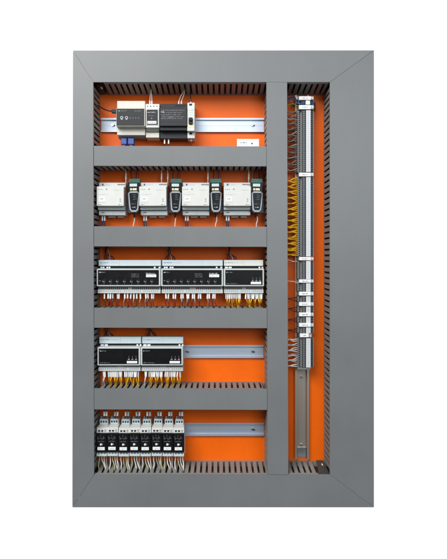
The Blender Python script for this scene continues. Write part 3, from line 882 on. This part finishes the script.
seg = [(110.4, 172.0, 'grey terminal block fed by grey and brown wires, uppermost long run'),
       (177.0, 256.4, 'grey terminal block fed by yellow wires, second long run of the column'),
       (260.9, 279.0, 'grey terminal block between the single white wires, mid column'),
       (283.2, 291.4, 'grey terminal block directly above the tight stack of white brackets'),
       (296.2, 301.9, 'grey terminal block in the first gap of the tight bracket stack'),
       (306.6, 312.3, 'grey terminal block in the second gap of the tight bracket stack'),
       (317.0, 322.8, 'grey terminal block in the third gap of the tight bracket stack'),
       (327.4, 333.2, 'grey terminal block in the fourth gap of the tight bracket stack'),
       (338.2, 367.4, 'grey terminal block fed by white wires, lowest run of the column')]
TERM = []
for si, (a, c, lab) in enumerate(seg):
    n = int(round((c - a) / PT))
    ys = []
    for k in range(n):
        y = a + (k + .5) * (c - a) / n
        put_term(y, lab); ys.append(y)
    TERM.append(ys)
# blue blocks at the head of the column
for k, y in enumerate((101.0, 103.2)):
    b = MB()
    b.box(298.0, y - 1.0, 301.4, y + 1.0, 42, 70, 'tblue'); b.box(301.4, y - 1.0, 305.8, y + 1.0, 34, 66, 'tblue'); b.box(305.8, y - 1.0, 310.0, y + 1.0, 33, 66, 'pure'); b.box(310.2, y - 1.0, 313.6, y + 1.0, 42, 70, 'tblue')
    b.box(302.2, y - .7, 303.2, y + .7, 33.5, 34.3, 'hole'); b.box(304.0, y - .7, 305.2, y + .7, 33.5, 34.3, 'hole'); b.box(311, y - .6, 312.8, y + .6, 41.5, 42.3, 'hole')
    solo(b, 'terminal_block', ('upper' if k == 0 else 'lower') + ' blue terminal block at the head of the column', 'terminal', W(305.7, y, 70), 'terminal blocks of the upright column')
# end brackets
def bracket(y0, y1, label, x0=298.7, x1=310.6, txt=1):
    r = thing('end_bracket', label, 'end bracket', W(304.5, y1, 70), 'white end brackets of the terminal column')
    x0, x1 = x0 + .5, x1 + .5
    b = MB(); b.box(x0 - .5, y0 + .2, x1 + 2.6, y1 - .2, 38, 70, 'pale', .4); b.build('clamp', r)
    k = MB(); k.box(x0, y0, x1, y1, 29.5, 38.4, 'pure', .7); k.build('label_holder', r)
    if txt:
        m = MB(); m.words(x0 + 3.2, x1 - 3.0, (y0 + y1) / 2 + .5, 1.0, 29.5, 'ink', int(y0)); m.build('printing', r)
bracket(96.2, 99.8, 'white end bracket, topmost on the terminal column')
bracket(105.0, 109.2, 'white end bracket just below the blue terminals')
bracket(172.6, 176.4, 'white end bracket where the wires turn from grey to yellow')
bracket(257.0, 260.4, 'white end bracket below the last yellow wire')
bracket(279.4, 282.8, 'white end bracket beside the lower single white wire')
for k, y in enumerate((291.8, 302.2, 312.6, 323.1)):
    bracket(y, y + 3.8, '%s white end bracket of the tight stack of five' % ORD[k])
bracket(333.6, 337.4, 'lowest white end bracket, last of the tight stack of five', 299.6, 308.4)
b = MB(); b.box(297.4, 367.6, 310.4, 369.6, 36, 70, 'termgrey', .5)
solo(b, 'end_cover', 'grey end cover closing the foot of the terminal column', 'end bracket', W(304, 369.6, 70))

# wires left of the terminals
def side(y, slot, mat, label, group, r=1.05, sleeve=None, k=0, droop=0.0):
    deep = mat in ('wbrown', 'wmauve', 'amber')  # darker wire colours lie deeper, standing in for shade on the strip behind
    de = (56 if deep else 44) + J(6)
    if deep: r *= 1.35
    wire([(299.4, y, 50), (296.6, y + J(.25), 49), (293.0, y * .55 + slot * .45 + droop * .4 + J(.7), (52 if deep else 42) + J(4)), (289.5, slot * .8 + y * .2 + droop + J(.8), de), (286.0, slot + J(.5), de), (280.5, slot + J(.4), de)], r, mat, label, group,
         sleeve=sleeve, sleeve_len=5.5, sleeve_r=1.5, sleeve_mat='pure')
def slots_between(a, c, n):
    return [a + (c - a) * (i + .5) / n for i in range(n)]
def fan(ys, pitch, mats, label, group, r, dr=0.0, shift=0.0, sleeve=None):
    for k, y in enumerate(ys):
        s = round((y - shift) / pitch) * pitch + shift
        side(y, s + dr, mats[k % len(mats)], label, group, r, sleeve, k)
for ys in (TERM[0],):
    for k, y in enumerate(ys):
        s = round((y - 2) / 5.75) * 5.75 + 2
        side(y, s, ('wtaupe', 'wmauve', 'wtaupe', 'wbrown', 'wgrey', 'wmauve')[k % 6], 'COL wire entering the uppermost long terminal run', 'grey wires of the terminal column', 1.6, 'pure', k, 1.4)
for k, y in enumerate(TERM[1]):
    s = round((y - 4) / 5.7) * 5.7 + 4
    side(y, s, ('yellow', 'amber', 'yellow')[k % 3], 'COL wire entering the second long terminal run', 'yellow wires of the terminal column', 1.95, None, k, 0.6)
for k, y in enumerate(TERM[8]):
    s = round((y - 1) / 5.2) * 5.2 + 1
    side(y, s + 1.0, ('wwhite', 'wpink')[k % 4 == 3], 'COL wire entering the lowest terminal run', 'white wires of the terminal column', 1.6, 'pure', k)
for y in (260.6, 281.6):
    side(y + 1.2, y - .8, 'wwhite', 'single white wire crossing to the %s' % ('bracket below the yellow wires' if y < 270 else 'bracket above the tight stack'), None, 1.1, 'pure')
for i in (4, 5, 6, 7):
    for k, y in enumerate(TERM[i]):
        side(y, TERM[i][1] + J(.8), ('wblack', 'wred', 'wblack')[k % 3], 'thin COL wire entering the %s gap of the tight bracket stack' % ORD[i - 4], 'dark wires of the tight bracket stack', 1.0, 'pure' if k == 1 else None)
for k, (m, y, s) in enumerate((('navy', 100.6, 96.0), ('navy', 101.4, 97.5), ('tblue', 103.0, 98.5), ('tblue', 103.8, 99.6), ('green_lens', 106.4, 104.5))):
    wire([(299.0, y, 48), (296.6, y - .6, 46), (293.6, s - .6, 44 + 2 * k), (289.0, s + J(.8), 48), (284, s + 3.0, 50), (279, s + 3.5, 50)], 1.25, m,
         ('COL wire arching into the head of the terminal column' if k < 4 else 'yellow green earth wire at the head of the terminal column'), 'blue wires at the column head' if k < 4 else None)
for k, (m, y) in enumerate((('tblue', 101.4), ('navy', 103.4), ('tblue', 104.6), ('green_lens', 106.6), ('wblack', 108.2))):
    wire([(311.6, y, 44), (314.0, y + .2, 42), (315.2, y + 1.6, 50), (314.6, y + 3.4, 62), (311, y + 3.6, 70)], 1.2, m,
         'short %s wire bent back at the right of the column head' % ('upper blue', 'navy', 'lower blue', 'yellow green', 'black')[k], 'short wires right of the column head')

for o in list(bpy.data.objects):
    assert o.get('label') != 'placeholder', o.name
